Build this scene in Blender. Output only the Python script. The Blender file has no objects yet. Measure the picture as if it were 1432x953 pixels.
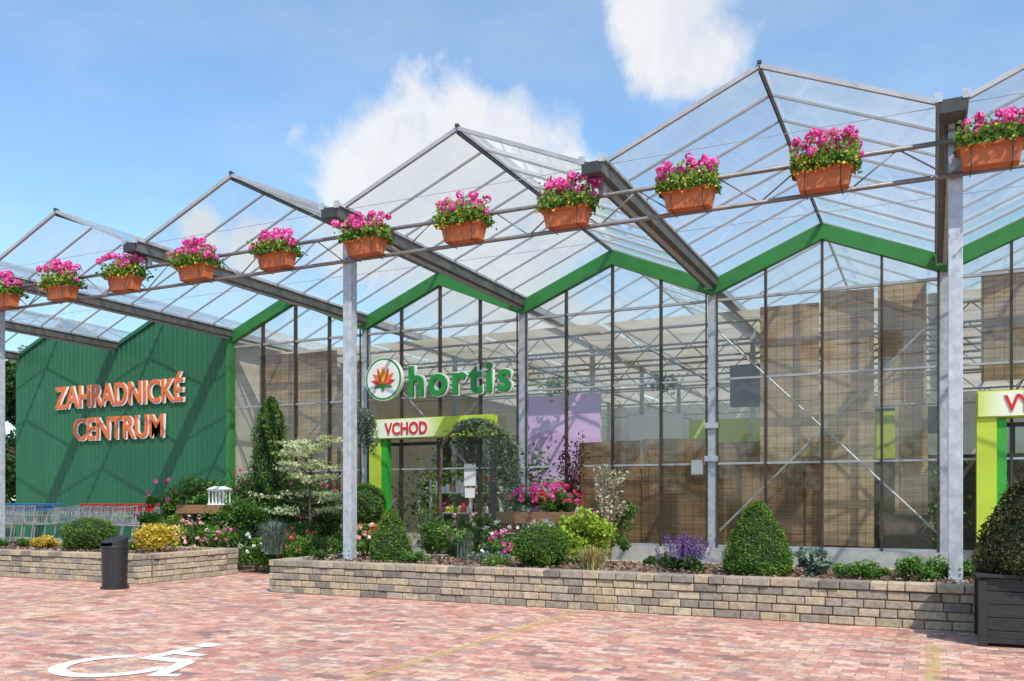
import bpy, math, random
import numpy as np
from mathutils import Vector, Matrix
random.seed(7); rng=np.random.default_rng(7)
D=bpy.data
scn=bpy.context.scene
# ------------------------------------------------------------------ helpers
def link(o,parent=None):
    scn.collection.objects.link(o)
    if parent: o.parent=parent
    return o
def group(name):
    o=D.objects.new(name,None); o.empty_display_size=.2
    return link(o)
class NT:
    def __init__(s,nt): s.nt=nt
    def n(s,t,**k):
        x=s.nt.nodes.new(t)
        for a,b in k.items():
            if a in('inp',):
                for i,v in b.items(): x.inputs[i].default_value=v
            else: setattr(x,a,b)
        return x
    def l(s,a,b): s.nt.links.new(a,b)
def newmat(name):
    m=D.materials.new(name); m.use_nodes=True
    nt=NT(m.node_tree); b=m.node_tree.nodes['Principled BSDF']
    return m,nt,b
def c4(c): return (c[0],c[1],c[2],1)
def ramp(nt,stops,interp='LINEAR'):
    r=nt.n('ShaderNodeValToRGB'); r.color_ramp.interpolation=interp
    e=r.color_ramp.elements
    while len(e)>1: e.remove(e[-1])
    e[0].position=stops[0][0]; e[0].color=c4(stops[0][1])
    for p,c in stops[1:]:
        x=e.new(p); x.color=c4(c)
    return r
def simple(name,col,rough=.6,metal=0,var=.25,scale=6,bump=0,stretch=(1,1,1)):
    m,nt,b=newmat(name)
    tc=nt.n('ShaderNodeTexCoord'); mp=nt.n('ShaderNodeMapping'); mp.inputs['Scale'].default_value=stretch
    nt.l(tc.outputs['Object'],mp.inputs['Vector'])
    no=nt.n('ShaderNodeTexNoise',inp={'Scale':scale,'Detail':5,'Roughness':.65}); nt.l(mp.outputs[0],no.inputs['Vector'])
    a=[max(0,x*(1-var)) for x in col]; c=[min(1,x*(1+var)) for x in col]
    r=ramp(nt,[(.3,a),(.7,c)]); nt.l(no.outputs['Fac'],r.inputs[0]); nt.l(r.outputs[0],b.inputs['Base Color'])
    b.inputs['Roughness'].default_value=rough; b.inputs['Metallic'].default_value=metal
    if bump:
        bp=nt.n('ShaderNodeBump',inp={'Strength':bump,'Distance':.01}); nt.l(no.outputs['Fac'],bp.inputs['Height']); nt.l(bp.outputs[0],b.inputs['Normal'])
    return m
def rndmat(name,stops,rough=.6,transl=0,noise=0,bump=0,spec=.3):
    m,nt,b=newmat(name)
    at=nt.n('ShaderNodeAttribute',attribute_name='rnd')
    r=ramp(nt,stops); nt.l(at.outputs['Fac'],r.inputs[0])
    col=r.outputs[0]
    if noise:
        tc=nt.n('ShaderNodeTexCoord'); no=nt.n('ShaderNodeTexNoise',inp={'Scale':noise,'Detail':6,'Roughness':.7}); nt.l(tc.outputs['Object'],no.inputs['Vector'])
        r2=ramp(nt,[(.3,(.6,.6,.6)),(.7,(1.3,1.3,1.3))]); nt.l(no.outputs['Fac'],r2.inputs[0])
        mx=nt.n('ShaderNodeMix',data_type='RGBA',blend_type='MULTIPLY'); mx.inputs[0].default_value=1
        nt.l(col,mx.inputs[6]); nt.l(r2.outputs[0],mx.inputs[7]); col=mx.outputs[2]
        if bump:
            bp=nt.n('ShaderNodeBump',inp={'Strength':bump,'Distance':.01}); nt.l(no.outputs['Fac'],bp.inputs['Height']); nt.l(bp.outputs[0],b.inputs['Normal'])
    nt.l(col,b.inputs['Base Color']); b.inputs['Roughness'].default_value=rough
    b.inputs['Specular IOR Level'].default_value=spec
    if transl:
        t=nt.n('ShaderNodeBsdfTranslucent'); nt.l(col,t.inputs[0]); mix=nt.n('ShaderNodeMixShader',inp={0:transl})
        nt.l(b.outputs[0],mix.inputs[1]); nt.l(t.outputs[0],mix.inputs[2])
        nt.l(mix.outputs[0],m.node_tree.nodes['Material Output'].inputs['Surface'])
    return m
class MB:
    def __init__(s): s.v=[];s.f=[];s.m=[];s.r=[]
    def face(s,pts,m=0,r=None):
        i=len(s.v); s.v+= [tuple(p) for p in pts]; s.f.append(tuple(range(i,i+len(pts)))); s.m.append(m); s.r.append(random.random() if r is None else r)
    def hexa(s,P,m=0,r=None):
        i=len(s.v); s.v+=[tuple(p) for p in P]; r=random.random() if r is None else r
        for q in ((3,2,1,0),(4,5,6,7),(0,1,5,4),(1,2,6,5),(2,3,7,6),(3,0,4,7)):
            s.f.append(tuple(i+k for k in q)); s.m.append(m); s.r.append(r)
    def box(s,x0,x1,y0,y1,z0,z1,m=0,r=None,taper=0):
        t=taper
        s.hexa([(x0+t,y0+t,z0),(x1-t,y0+t,z0),(x1-t,y1-t,z0),(x0+t,y1-t,z0),(x0,y0,z1),(x1,y0,z1),(x1,y1,z1),(x0,y1,z1)],m,r)
    def beam(s,a,b,w,h=None,m=0,up=(0,0,1)):
        h=h or w; a=Vector(a);b=Vector(b); d=(b-a).normalized(); u=Vector(up)
        if abs(d.dot(u))>.98: u=Vector((0,1,0))
        sd=d.cross(u).normalized(); u=sd.cross(d).normalized()
        sd=sd*w/2;u=u*h/2
        s.hexa([a-sd-u,a+sd-u,a+sd+u,a-sd+u,b-sd-u,b+sd-u,b+sd+u,b-sd+u],m)
    def tube(s,a,b,r1,r2=None,n=8,m=0,cap=True):
        r2=r1 if r2 is None else r2
        a=Vector(a);b=Vector(b);d=(b-a).normalized(); u=Vector((0,0,1)) if abs(d.z)<.95 else Vector((0,1,0))
        sd=d.cross(u).normalized();u=sd.cross(d)
        i=len(s.v); rr=random.random()
        for p,r in((a,r1),(b,r2)):
            for k in range(n):
                an=2*math.pi*k/n; s.v.append(tuple(p+sd*math.cos(an)*r+u*math.sin(an)*r))
        for k in range(n):
            s.f.append((i+k,i+(k+1)%n,i+n+(k+1)%n,i+n+k)); s.m.append(m); s.r.append(rr)
        if cap:
            s.f.append(tuple(i+k for k in range(n))[::-1]);s.m.append(m);s.r.append(rr)
            s.f.append(tuple(i+n+k for k in range(n)));s.m.append(m);s.r.append(rr)
    def path(s,pts,r,n=6,m=0):
        for a,b in zip(pts[:-1],pts[1:]): s.tube(a,b,r,r,n,m)
    def lathe(s,cx,cy,prof,n=20,m=0):
        i=len(s.v); rr=random.random()
        for r,z in prof:
            for k in range(n):
                an=2*math.pi*k/n; s.v.append((cx+r*math.cos(an),cy+r*math.sin(an),z))
        for j in range(len(prof)-1):
            for k in range(n):
                a=i+j*n; s.f.append((a+k,a+(k+1)%n,a+n+(k+1)%n,a+n+k)); s.m.append(m); s.r.append(rr)
    def build(s,name,mats,parent=None,bevel=0,smooth=False,loc=None):
        me=D.meshes.new(name); me.from_pydata(s.v,[],s.f)
        for x in mats: me.materials.append(x)
        me.polygons.foreach_set('material_index',s.m)
        at=me.attributes.new('rnd','FLOAT','FACE'); at.data.foreach_set('value',s.r)
        if smooth: me.polygons.foreach_set('use_smooth',[True]*len(s.f))
        me.update(); o=D.objects.new(name,me); link(o,parent)
        if loc: o.location=loc
        if bevel:
            b=o.modifiers.new('bevel','BEVEL'); b.width=bevel; b.segments=2; b.limit_method='ANGLE'
        return o
def leafobj(name,P,size,mat,parent=None,nrm=None,rnd=None,aspect=.55,flat=.6,var=.4,droop=None):
    P=np.asarray(P,float); N=len(P)
    n=rng.normal(size=(N,3)); n/=np.linalg.norm(n,axis=1)[:,None]
    if nrm is not None:
        n=n*(1-flat)+nrm*flat; n/=np.linalg.norm(n,axis=1)[:,None]+1e-9
    t=rng.normal(size=(N,3))
    if droop is not None: t=t*.4+np.array(droop)
    t-=n*(t*n).sum(1)[:,None]; t/=np.linalg.norm(t,axis=1)[:,None]+1e-9
    b=np.cross(n,t)
    L=(size*(1+var*(rng.random(N)*2-1)))[:,None]; W=L*aspect
    v=np.stack([P-t*L/2,P+b*W/2-n*W*.15,P+t*L/2,P-b*W/2-n*W*.15],1).reshape(-1,3)
    me=D.meshes.new(name); me.vertices.add(N*4); me.vertices.foreach_set('co',v.ravel())
    me.loops.add(N*4); me.loops.foreach_set('vertex_index',np.arange(N*4,dtype=np.int32))
    me.polygons.add(N); me.polygons.foreach_set('loop_start',np.arange(0,N*4,4,dtype=np.int32))
    me.materials.append(mat)
    at=me.attributes.new('rnd','FLOAT','FACE')
    if rnd is None: rnd=rng.random(N)
    at.data.foreach_set('value',np.clip(rnd,0,1).astype(np.float32))
    me.update(calc_edges=True); me.validate()
    o=D.objects.new(name,me); link(o,parent); return o
# ------------------------------------------------------------------ materials
galv=simple('galvanised_steel',(.42,.455,.49),.5,.25,.25,9)
alu=simple('aluminium_bar',(.40,.41,.42),.45,.3,.15,5)
dark=simple('dark_metal',(.05,.05,.05),.5,.3,.3,10)
gutm=simple('gutter_metal',(.15,.145,.135),.5,.4,.35,6)
pipem=simple('truss_pipe',(.20,.195,.19),.5,.4,.3,6)
brownbar=simple('glazing_bar_bronze',(.065,.05,.038),.5,.3,.2,5)
greenpaint=simple('green_trim_paint',(.03,.20,.04),.45,0,.15,3)
greenwallm=simple('green_cladding_paint',(.018,.135,.058),.5,0,.14,1.5,stretch=(1,1,.3))
lime=simple('lime_paint',(.47,.60,.04),.5,0,.08,2)
limed=simple('green_door_paint',(.03,.35,.03),.5,0,.1,2)
white=simple('white_paint',(.8,.8,.78),.5,0,.05,3)
orange=simple('orange_letter',(.78,.17,.045),.5,0,.05,3)
red=simple('red_letter',(.62,.02,.02),.5,0,.05,3)
signgreen=simple('sign_green',(.01,.25,.04),.4,0,.05,3)
lavender=simple('lavender_wall_paint',(.68,.44,.80),.7,0,.1,1)
concrete=simple('concrete',(.42,.41,.38),.9,0,.2,5,.3)
floorm=simple('interior_floor',(.25,.23,.20),.8,0,.2,2)
terracotta=simple('terracotta_plastic',(.47,.125,.04),.6,0,.15,12)
wood=simple('weathered_wood',(.25,.13,.06),.7,0,.35,8,.3,(1,8,8))
blackwood=simple('black_stained_wood',(.02,.018,.018),.6,0,.5,6,.4,(1,1,9))
mulch=simple('bark_mulch',(.15,.10,.07),.95,0,.75,45,1)
bark=simple('bark',(.12,.085,.06),.9,0,.4,20,.5)
grass=simple('grass_ground',(.06,.10,.025),.95,0,.4,.8)
yellow=simple('stamen_yellow',(.8,.5,.02),.5)
redp=simple('red_plastic',(.6,.03,.03),.4,0,.1)
bluep=simple('blue_plastic',(.03,.17,.42),.4,0,.1)
clothm=simple('shade_cloth',(.52,.47,.38),.9,0,.12,2)
interior_dark=simple('dark_panel_and_gloom_backdrop',(.075,.07,.05),.9,0,.5,2)
def clothceil():
    m,nt,b=newmat('translucent_shade_screen'); out=m.node_tree.nodes['Material Output']
    tc=nt.n('ShaderNodeTexCoord'); no=nt.n('ShaderNodeTexNoise',inp={'Scale':.7,'Detail':3}); nt.l(tc.outputs['Object'],no.inputs['Vector'])
    r=ramp(nt,[(.3,(.62,.55,.45)),(.7,(.85,.78,.66))]); nt.l(no.outputs['Fac'],r.inputs[0])
    d=nt.n('ShaderNodeBsdfDiffuse'); t=nt.n('ShaderNodeBsdfTranslucent'); nt.l(r.outputs[0],d.inputs[0]); nt.l(r.outputs[0],t.inputs[0])
    mx=nt.n('ShaderNodeMixShader',inp={0:.5}); nt.l(d.outputs[0],mx.inputs[1]); nt.l(t.outputs[0],mx.inputs[2]); nt.l(mx.outputs[0],out.inputs['Surface']); return m
screenm=clothceil()
def glassmat(name,haze,tint=(.93,.97,.96),hazecol=(.8,.85,.87),fmin=.07,detail=3):
    m,nt,b=newmat(name); out=m.node_tree.nodes['Material Output']; m.node_tree.nodes.remove(b)
    tr=nt.n('ShaderNodeBsdfTransparent'); tr.inputs[0].default_value=c4(tint)
    df=nt.n('ShaderNodeBsdfDiffuse'); df.inputs[0].default_value=c4(hazecol)
    tl=nt.n('ShaderNodeBsdfTranslucent'); tl.inputs[0].default_value=c4(hazecol)
    ad=nt.n('ShaderNodeMixShader',inp={0:.5}); nt.l(df.outputs[0],ad.inputs[1]); nt.l(tl.outputs[0],ad.inputs[2])
    at=nt.n('ShaderNodeAttribute',attribute_name='rnd')
    src=None
    if detail:
        tc=nt.n('ShaderNodeTexCoord'); no=nt.n('ShaderNodeTexNoise',inp={'Scale':1.1,'Detail':detail,'Roughness':.7}); nt.l(tc.outputs['Object'],no.inputs['Vector'])
        mr=nt.n('ShaderNodeMapRange',inp={1:.3,2:.75,3:haze*.6,4:haze*1.5}); nt.l(no.outputs['Fac'],mr.inputs[0])
        pm=nt.n('ShaderNodeMapRange',inp={1:0,2:1,3:.6,4:1.4}); nt.l(at.outputs['Fac'],pm.inputs[0])
        pr=nt.n('ShaderNodeMath',operation='MULTIPLY'); nt.l(mr.outputs[0],pr.inputs[0]); nt.l(pm.outputs[0],pr.inputs[1]); src=pr.outputs[0]
    else:
        pm=nt.n('ShaderNodeMapRange',inp={1:0,2:1,3:.65*haze,4:1.35*haze}); nt.l(at.outputs['Fac'],pm.inputs[0]); src=pm.outputs[0]
    m1=nt.n('ShaderNodeMixShader'); nt.l(src,m1.inputs[0]); nt.l(tr.outputs[0],m1.inputs[1]); nt.l(ad.outputs[0],m1.inputs[2])
    gl=nt.n('ShaderNodeBsdfGlossy',inp={'Roughness':.03}); gl.inputs[0].default_value=(1,1,1,1)
    m2=nt.n('ShaderNodeMixShader')
    lw=nt.n('ShaderNodeLayerWeight',inp={0:.5}); pw=nt.n('ShaderNodeMath',operation='POWER'); nt.l(lw.outputs['Facing'],pw.inputs[0]); pw.inputs[1].default_value=5
    mm=nt.n('ShaderNodeMapRange',inp={1:0,2:1,3:fmin,4:.9}); nt.l(pw.outputs[0],mm.inputs[0]); nt.l(mm.outputs[0],m2.inputs[0])
    nt.l(m1.outputs[0],m2.inputs[1]); nt.l(gl.outputs[0],m2.inputs[2]); nt.l(m2.outputs[0],out.inputs['Surface'])
    return m
glass_roof=glassmat('canopy_glass',.24,hazecol=(.86,.9,.92))
glass_in=glassmat('greenhouse_roof_glass',.2,detail=0)
glass_fac=glassmat('facade_glass',.055,(.93,.93,.89),(.7,.68,.62),.055)
def reedmat(name,a,b_,dk):
    m,nt,b=newmat(name); out=m.node_tree.nodes['Material Output']
    tc=nt.n('ShaderNodeTexCoord'); mp=nt.n('ShaderNodeMapping'); mp.inputs['Scale'].default_value=(1.2,1.2,38)
    nt.l(tc.outputs['Object'],mp.inputs[0]); no=nt.n('ShaderNodeTexNoise',inp={'Scale':1,'Detail':5,'Roughness':.75}); nt.l(mp.outputs[0],no.inputs['Vector'])
    r=ramp(nt,[(.30,dk),(.42,a),(.70,b_)]); nt.l(no.outputs['Fac'],r.inputs[0])
    n2=nt.n('ShaderNodeTexNoise',inp={'Scale':1.3,'Detail':3}); nt.l(tc.outputs['Object'],n2.inputs['Vector'])
    r3=ramp(nt,[(.3,(.6,.6,.6)),(.7,(1.2,1.2,1.2))]); nt.l(n2.outputs['Fac'],r3.inputs[0])
    mx=nt.n('ShaderNodeMix',data_type='RGBA',blend_type='MULTIPLY'); mx.inputs[0].default_value=1; nt.l(r.outputs[0],mx.inputs[6]); nt.l(r3.outputs[0],mx.inputs[7])
    sx=nt.n('ShaderNodeSeparateXYZ'); nt.l(tc.outputs['Object'],sx.inputs[0]); fm_=nt.n('ShaderNodeMath',operation='PINGPONG'); nt.l(sx.outputs[0],fm_.inputs[0]); fm_.inputs[1].default_value=.075
    lt=nt.n('ShaderNodeMath',operation='LESS_THAN'); nt.l(fm_.outputs[0],lt.inputs[0]); lt.inputs[1].default_value=.004
    m3=nt.n('ShaderNodeMix',data_type='RGBA'); nt.l(lt.outputs[0],m3.inputs[0]); nt.l(mx.outputs[2],m3.inputs[6]); m3.inputs[7].default_value=c4(dk)
    nt.l(m3.outputs[2],b.inputs['Base Color']); b.inputs['Roughness'].default_value=.8
    tl=nt.n('ShaderNodeBsdfTranslucent'); nt.l(m3.outputs[2],tl.inputs[0]); m1=nt.n('ShaderNodeMixShader',inp={0:.3}); nt.l(b.outputs[0],m1.inputs[1]); nt.l(tl.outputs[0],m1.inputs[2])
    nt.l(m1.outputs[0],out.inputs['Surface'])
    return m
reed_hi=reedmat('reed_mat',(.42,.29,.17),(.74,.56,.38),(.15,.10,.06))
reed_lo=reedmat('reed_mat_dense',(.24,.13,.055),(.50,.29,.13),(.06,.03,.012))
def pavermat():
    m,nt,b=newmat('red_block_paving')
    tc=nt.n('ShaderNodeTexCoord')
    wv=nt.n('ShaderNodeTexWave',inp={'Scale':3.14,'Distortion':0}); wv.wave_profile='TRI'
    cmb=nt.n('ShaderNodeCombineXYZ'); nt.l(tc.outputs['Object'],wv.inputs['Vector'])
    mm=nt.n('ShaderNodeMath',operation='MULTIPLY'); nt.l(wv.outputs['Fac'],mm.inputs[0]); mm.inputs[1].default_value=.03
    nt.l(mm.outputs[0],cmb.inputs[1]); ad=nt.n('ShaderNodeVectorMath',operation='ADD'); nt.l(tc.outputs['Object'],ad.inputs[0]); nt.l(cmb.outputs[0],ad.inputs[1])
    br=nt.n('ShaderNodeTexBrick',offset=.5,inp={'Scale':1,'Mortar Size':.0045,'Mortar Smooth':.3,'Brick Width':.2,'Row Height':.12,'Bias':0})
    br.inputs['Color1'].default_value=(0,0,0,1); br.inputs['Color2'].default_value=(1,1,1,1); br.inputs['Mortar'].default_value=(.5,.5,.5,1)
    nt.l(ad.outputs[0],br.inputs['Vector'])
    big=nt.n('ShaderNodeTexNoise',inp={'Scale':1.5,'Detail':4,'Roughness':.65}); nt.l(tc.outputs['Object'],big.inputs['Vector'])
    r=ramp(nt,[(0,(.28,.16,.14)),(.12,(.60,.31,.24)),(.25,(.41,.17,.13)),(.4,(.72,.45,.34)),(.52,(.48,.21,.16)),(.64,(.64,.46,.31)),(.76,(.40,.22,.19)),(.88,(.74,.52,.41)),(1,(.36,.25,.23))])
    s2=nt.n('ShaderNodeMath',operation='MULTIPLY_ADD'); nt.l(big.outputs['Fac'],s2.inputs[0]); s2.inputs[1].default_value=1.3; s2.inputs[2].default_value=-.65
    a2=nt.n('ShaderNodeMath',operation='ADD'); nt.l(br.outputs['Color'],a2.inputs[0]); nt.l(s2.outputs[0],a2.inputs[1]); nt.l(a2.outputs[0],r.inputs[0])
    fine=nt.n('ShaderNodeTexNoise',inp={'Scale':35,'Detail':5,'Roughness':.7}); nt.l(tc.outputs['Object'],fine.inputs['Vector'])
    rf=ramp(nt,[(.3,(.8,.8,.8)),(.7,(1.12,1.12,1.12))]); nt.l(fine.outputs['Fac'],rf.inputs[0])
    mx=nt.n('ShaderNodeMix',data_type='RGBA',blend_type='MULTIPLY'); mx.inputs[0].default_value=1; nt.l(r.outputs[0],mx.inputs[6]); nt.l(rf.outputs[0],mx.inputs[7])
    st=nt.n('ShaderNodeTexNoise',inp={'Scale':.5,'Detail':7,'Roughness':.75}); nt.l(tc.outputs['Object'],st.inputs['Vector'])
    rs=ramp(nt,[(.35,(.80,.79,.79)),(.65,(1.1,1.09,1.08))]); nt.l(st.outputs['Fac'],rs.inputs[0])
    mx3=nt.n('ShaderNodeMix',data_type='RGBA',blend_type='MULTIPLY'); mx3.inputs[0].default_value=1; nt.l(mx.outputs[2],mx3.inputs[6]); nt.l(rs.outputs[0],mx3.inputs[7])
    m2=nt.n('ShaderNodeMix',data_type='RGBA'); nt.l(br.outputs['Fac'],m2.inputs[0]); nt.l(mx3.outputs[2],m2.inputs[6]); m2.inputs[7].default_value=(.27,.19,.15,1)
    nt.l(m2.outputs[2],b.inputs['Base Color']); b.inputs['Roughness'].default_value=.85
    sub=nt.n('ShaderNodeMath',operation='SUBTRACT'); nt.l(fine.outputs['Fac'],sub.inputs[0]); nt.l(br.outputs['Fac'],sub.inputs[1])
    bp=nt.n('ShaderNodeBump',inp={'Strength':.5,'Distance':.006}); nt.l(sub.outputs[0],bp.inputs['Height']); nt.l(bp.outputs[0],b.inputs['Normal'])
    return m
paver=pavermat()
def markmat(name,col,thr,soft=.08,mx_=1):
    m,nt,b=newmat(name); out=m.node_tree.nodes['Material Output']
    tc=nt.n('ShaderNodeTexCoord'); no=nt.n('ShaderNodeTexNoise',inp={'Scale':14,'Detail':6,'Roughness':.8}); nt.l(tc.outputs['Object'],no.inputs['Vector'])
    b.inputs['Base Color'].default_value=c4(col); b.inputs['Roughness'].default_value=.7
    mr=nt.n('ShaderNodeMapRange',inp={1:thr,2:thr+soft,3:mx_,4:0}); nt.l(no.outputs['Fac'],mr.inputs[0])
    tr=nt.n('ShaderNodeBsdfTransparent'); mx=nt.n('ShaderNodeMixShader'); nt.l(mr.outputs[0],mx.inputs[0]); nt.l(tr.outputs[0],mx.inputs[1]); nt.l(b.outputs[0],mx.inputs[2]); nt.l(mx.outputs[0],out.inputs['Surface'])
    return m
whitemark=markmat('worn_white_paint',(.8,.8,.78),.60)
yellowmark=markmat('worn_yellow_paint',(.60,.45,.18),.40,.35,.6)
blockm=rndmat('tumbled_block',[(0,(.19,.165,.14)),(.3,(.33,.285,.22)),(.55,(.40,.32,.21)),(.8,(.46,.38,.27)),(1,(.26,.23,.20))],.9,0,18,.8)
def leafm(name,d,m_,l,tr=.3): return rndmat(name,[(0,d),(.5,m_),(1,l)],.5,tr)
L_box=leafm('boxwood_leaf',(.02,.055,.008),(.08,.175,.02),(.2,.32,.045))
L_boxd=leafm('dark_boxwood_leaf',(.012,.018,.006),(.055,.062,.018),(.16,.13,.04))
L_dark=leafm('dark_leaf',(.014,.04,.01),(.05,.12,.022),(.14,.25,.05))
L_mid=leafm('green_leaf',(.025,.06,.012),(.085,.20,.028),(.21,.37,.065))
L_lime=leafm('lime_leaf',(.10,.16,.01),(.26,.38,.03),(.5,.6,.08))
L_gold=leafm('golden_leaf',(.25,.17,.015),(.55,.40,.04),(.75,.6,.12))
L_blue=leafm('blue_green_leaf',(.04,.07,.05),(.14,.20,.15),(.30,.38,.32))
L_cedar=leafm('cedar_needle',(.03,.06,.03),(.12,.19,.10),(.28,.37,.24))
L_var=leafm('variegated_leaf',(.14,.24,.06),(.52,.58,.28),(.8,.8,.55))
L_purp=leafm('purple_leaf',(.03,.01,.015),(.08,.02,.03),(.15,.05,.05))
L_straw=leafm('straw_grass',(.18,.15,.04),(.42,.34,.13),(.58,.5,.24))
L_tree=leafm('tree_leaf',(.01,.03,.006),(.04,.10,.018),(.10,.18,.03))
F_pink=rndmat('pink_petal',[(0,(.62,.02,.24)),(.5,(.88,.07,.42)),(1,(.92,.35,.65))],.5,.3)
F_rose=rndmat('pale_pink_petal',[(0,(.7,.2,.25)),(.5,(.85,.45,.45)),(1,(.9,.7,.6))],.5,.2)
F_red=rndmat('red_petal',[(0,(.5,.01,.02)),(1,(.8,.08,.15))],.5,.2)
F_white=rndmat('white_petal',[(0,(.6,.6,.55)),(1,(.85,.85,.8))],.5,.2)
F_yel=rndmat('yellow_petal',[(0,(.7,.45,.02)),(1,(.85,.65,.05))],.5,.2)
F_purp=rndmat('purple_petal',[(0,(.06,.03,.12)),(.5,(.14,.06,.25)),(1,(.28,.16,.42))],.5,.2)
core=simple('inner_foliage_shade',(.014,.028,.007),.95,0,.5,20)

# ------------------------------------------------------------------ ground
def sheet(name,x0,x1,y0,y1,z,mat):
    b=MB(); b.face([(x0,y0,z),(x1,y0,z),(x1,y1,z),(x0,y1,z)]); return b.build(name,[mat])
sheet('ground',-900,900,-900,900,-.008,grass)
sheet('paving',-45,30,-25,15.6,0,paver)
for x,y0,y1 in((-8.6,2,9.3),(-9.75,2,8.9),(-3.6,2,9.3),(0.0,2,8.45),(3.6,2,9.3)):
    sheet('parking_line',x-.05,x+.05,y0,y1,.004,yellowmark)
def symbol():
    b=MB(); ox,oy=-5.62,4.3
    def ring(cx,cy,r0,r1,a0,a1,n=28):
        for i in range(n):
            p=a0+(a1-a0)*i/n;q=a0+(a1-a0)*(i+1)/n
            b.face([(cx+r0*math.cos(p),cy+r0*math.sin(p),0),(cx+r1*math.cos(p),cy+r1*math.sin(p),0),(cx+r1*math.cos(q),cy+r1*math.sin(q),0),(cx+r0*math.cos(q),cy+r0*math.sin(q),0)])
    b.face([(.0+.10*math.cos(a),1.42+.10*math.sin(a),0) for a in [2*math.pi*i/20 for i in range(20)]])
    b.face([(-.07,1.26,0),(-.03,.70,0),(.08,.70,0),(.06,1.28,0)])
    b.face([(.08,.70,0),(.40,.70,0),(.40,.83,0),(.077,.83,0)])
    b.face([(.065,.97,0),(.34,.97,0),(.34,1.07,0),(.06,1.07,0)])
    b.face([(.40,.70,0),(.56,.30,0),(.67,.35,0),(.50,.78,0),(.40,.83,0)])
    b.face([(.56,.30,0),(.60,.22,0),(.80,.31,0),(.76,.39,0),(.67,.35,0)])
    ring(.05,.42,.33,.45,math.radians(118),math.radians(372))
    o=b.build('wheelchair_parking_symbol',[whitemark]); o.location=(ox,oy,.006); return o
symbol()

# ------------------------------------------------------------------ geometry constants
BW=3.785; XB=.175
def VX(k): return XB-BW*k
YF=16.0; ZG=5.22; ZR=6.02
def roofz(x):
    u=((XB-x)/BW)%1.0
    return ZG+(ZR-ZG)*(1-abs(u-.5)*2)

# ------------------------------------------------------------------ canopy
cn=group('glass_canopy')
K0,K1=-2,6
fr=MB(); gl=MB(); gu=MB()
ys=[9.92+i*(YF-9.92)/8 for i in range(9)]
for k in range(K0,K1+1):
    x=VX(k)
    y0=9.75
    gu.box(x-.10,x+.10,y0,YF-.12,ZG-.13,ZG-.11)
    gu.box(x-.12,x-.10,y0,YF-.12,ZG-.13,ZG+.04); gu.box(x+.10,x+.12,y0,YF-.12,ZG-.13,ZG+.04)
    gu.box(x-.15,x-.121,y0,YF-.12,ZG+.02,ZG+.06,2); gu.box(x+.121,x+.15,y0,YF-.12,ZG+.02,ZG+.06,2)
    gu.box(x-.03,x+.03,y0+.3,YF-.12,ZG-.17,ZG-.131,2)
    gu.box(x-.125,x+.125,y0-.02,y0-.001,ZG-.135,ZG+.0,1)
    gu.box(x-.16,x-.09,y0-.03,y0-.0015,ZG-.02,ZG+.075,2); gu.box(x+.09,x+.16,y0-.03,y0-.0015,ZG-.02,ZG+.075,2)
for k in range(K0,K1):
    xa=VX(k)-.12; xb=VX(k+1)+.12; xr=(VX(k)+VX(k+1))/2
    fr.beam((xr,9.90,ZR),(xr,YF-.1,ZR),.045,.05)
    fr.beam((xr,9.90,ZR-.05),(xr,YF-.1,ZR-.05),.022,.045,1)
    for i,y in enumerate(ys):
        w=.045 if i in(0,8) else .026
        fr.beam((xr,y,ZR-.0),(xa,y,ZG+.05),w,w*1.1); fr.beam((xr,y,ZR-.0),(xb,y,ZG+.05),w,w*1.1)
    fr.beam((xr,9.88,ZR+.035),(xr,9.95,ZR+.02),.045,.035,1)
    for ya,yb in zip(ys[:-1],ys[1:]):
        for xe in(xa,xb):
            gl.face([(xr,ya+.005,ZR+.02),(xr,yb-.005,ZR+.02),(xe,yb-.005,ZG+.07),(xe,ya+.005,ZG+.07)])
    for y in (9.95,12.9): fr.tube((xa,y,ZG+.02),(xb,y,ZG+.02),.004,n=4)
fr.build('glazing_bars',[alu,dark],cn); gl.build('glass_panes',[glass_roof],cn); gu.build('gutters',[gutm,dark,galv],cn)
tr=MB(); YT=10.2
ZU,ZL=4.93,4.58
XL,XRt=VX(6),VX(-2)
tr.tube((XL,YT-.1,ZU),(XRt,YT-.1,ZU),.026,n=10,m=1); tr.tube((XL,YT-.1,ZL),(XRt,YT-.1,ZL),.026,n=10,m=1)
n=int((XRt-XL)/.945)
for i in range(n):
    xa=XL+i*.945; xm=xa+.47; xb=xa+.945
    tr.tube((xa,YT-.1,ZL),(xm,YT-.1,ZU),.009,n=6,m=1); tr.tube((xm,YT-.1,ZU),(xb,YT-.1,ZL),.009,n=6,m=1)
tr.build('truss_beam',[galv,pipem],cn,smooth=True)
co=MB()
for k in (-2,0,2,4,6):
    x=VX(k)+(.035 if k==0 else 0)
    co.box(x-.068,x+.068,YT-.06,YT+.09,0,5.05)
    co.box(x-.12,x+.12,YT-.13,YT+.15,.40,.425); co.box(x-.10,x+.10,YT-.02,YT+.05,4.6,5.05,1)
    co.box(x-.11,x+.11,YT-.09,YT+.12,5.052,5.085,1)
    for z in(.50,.56):
        for sx in(-.05,.05): co.tube((x+sx,YT-.06,z),(x+sx,YT-.08,z),.012,n=6)
for k in (-1,1,3,5):
    x=VX(k); co.box(x-.04,x+.04,YT-.13,YT-.05,ZU,5.08)
co.build('columns',[galv,gutm],cn,bevel=.008)

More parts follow.
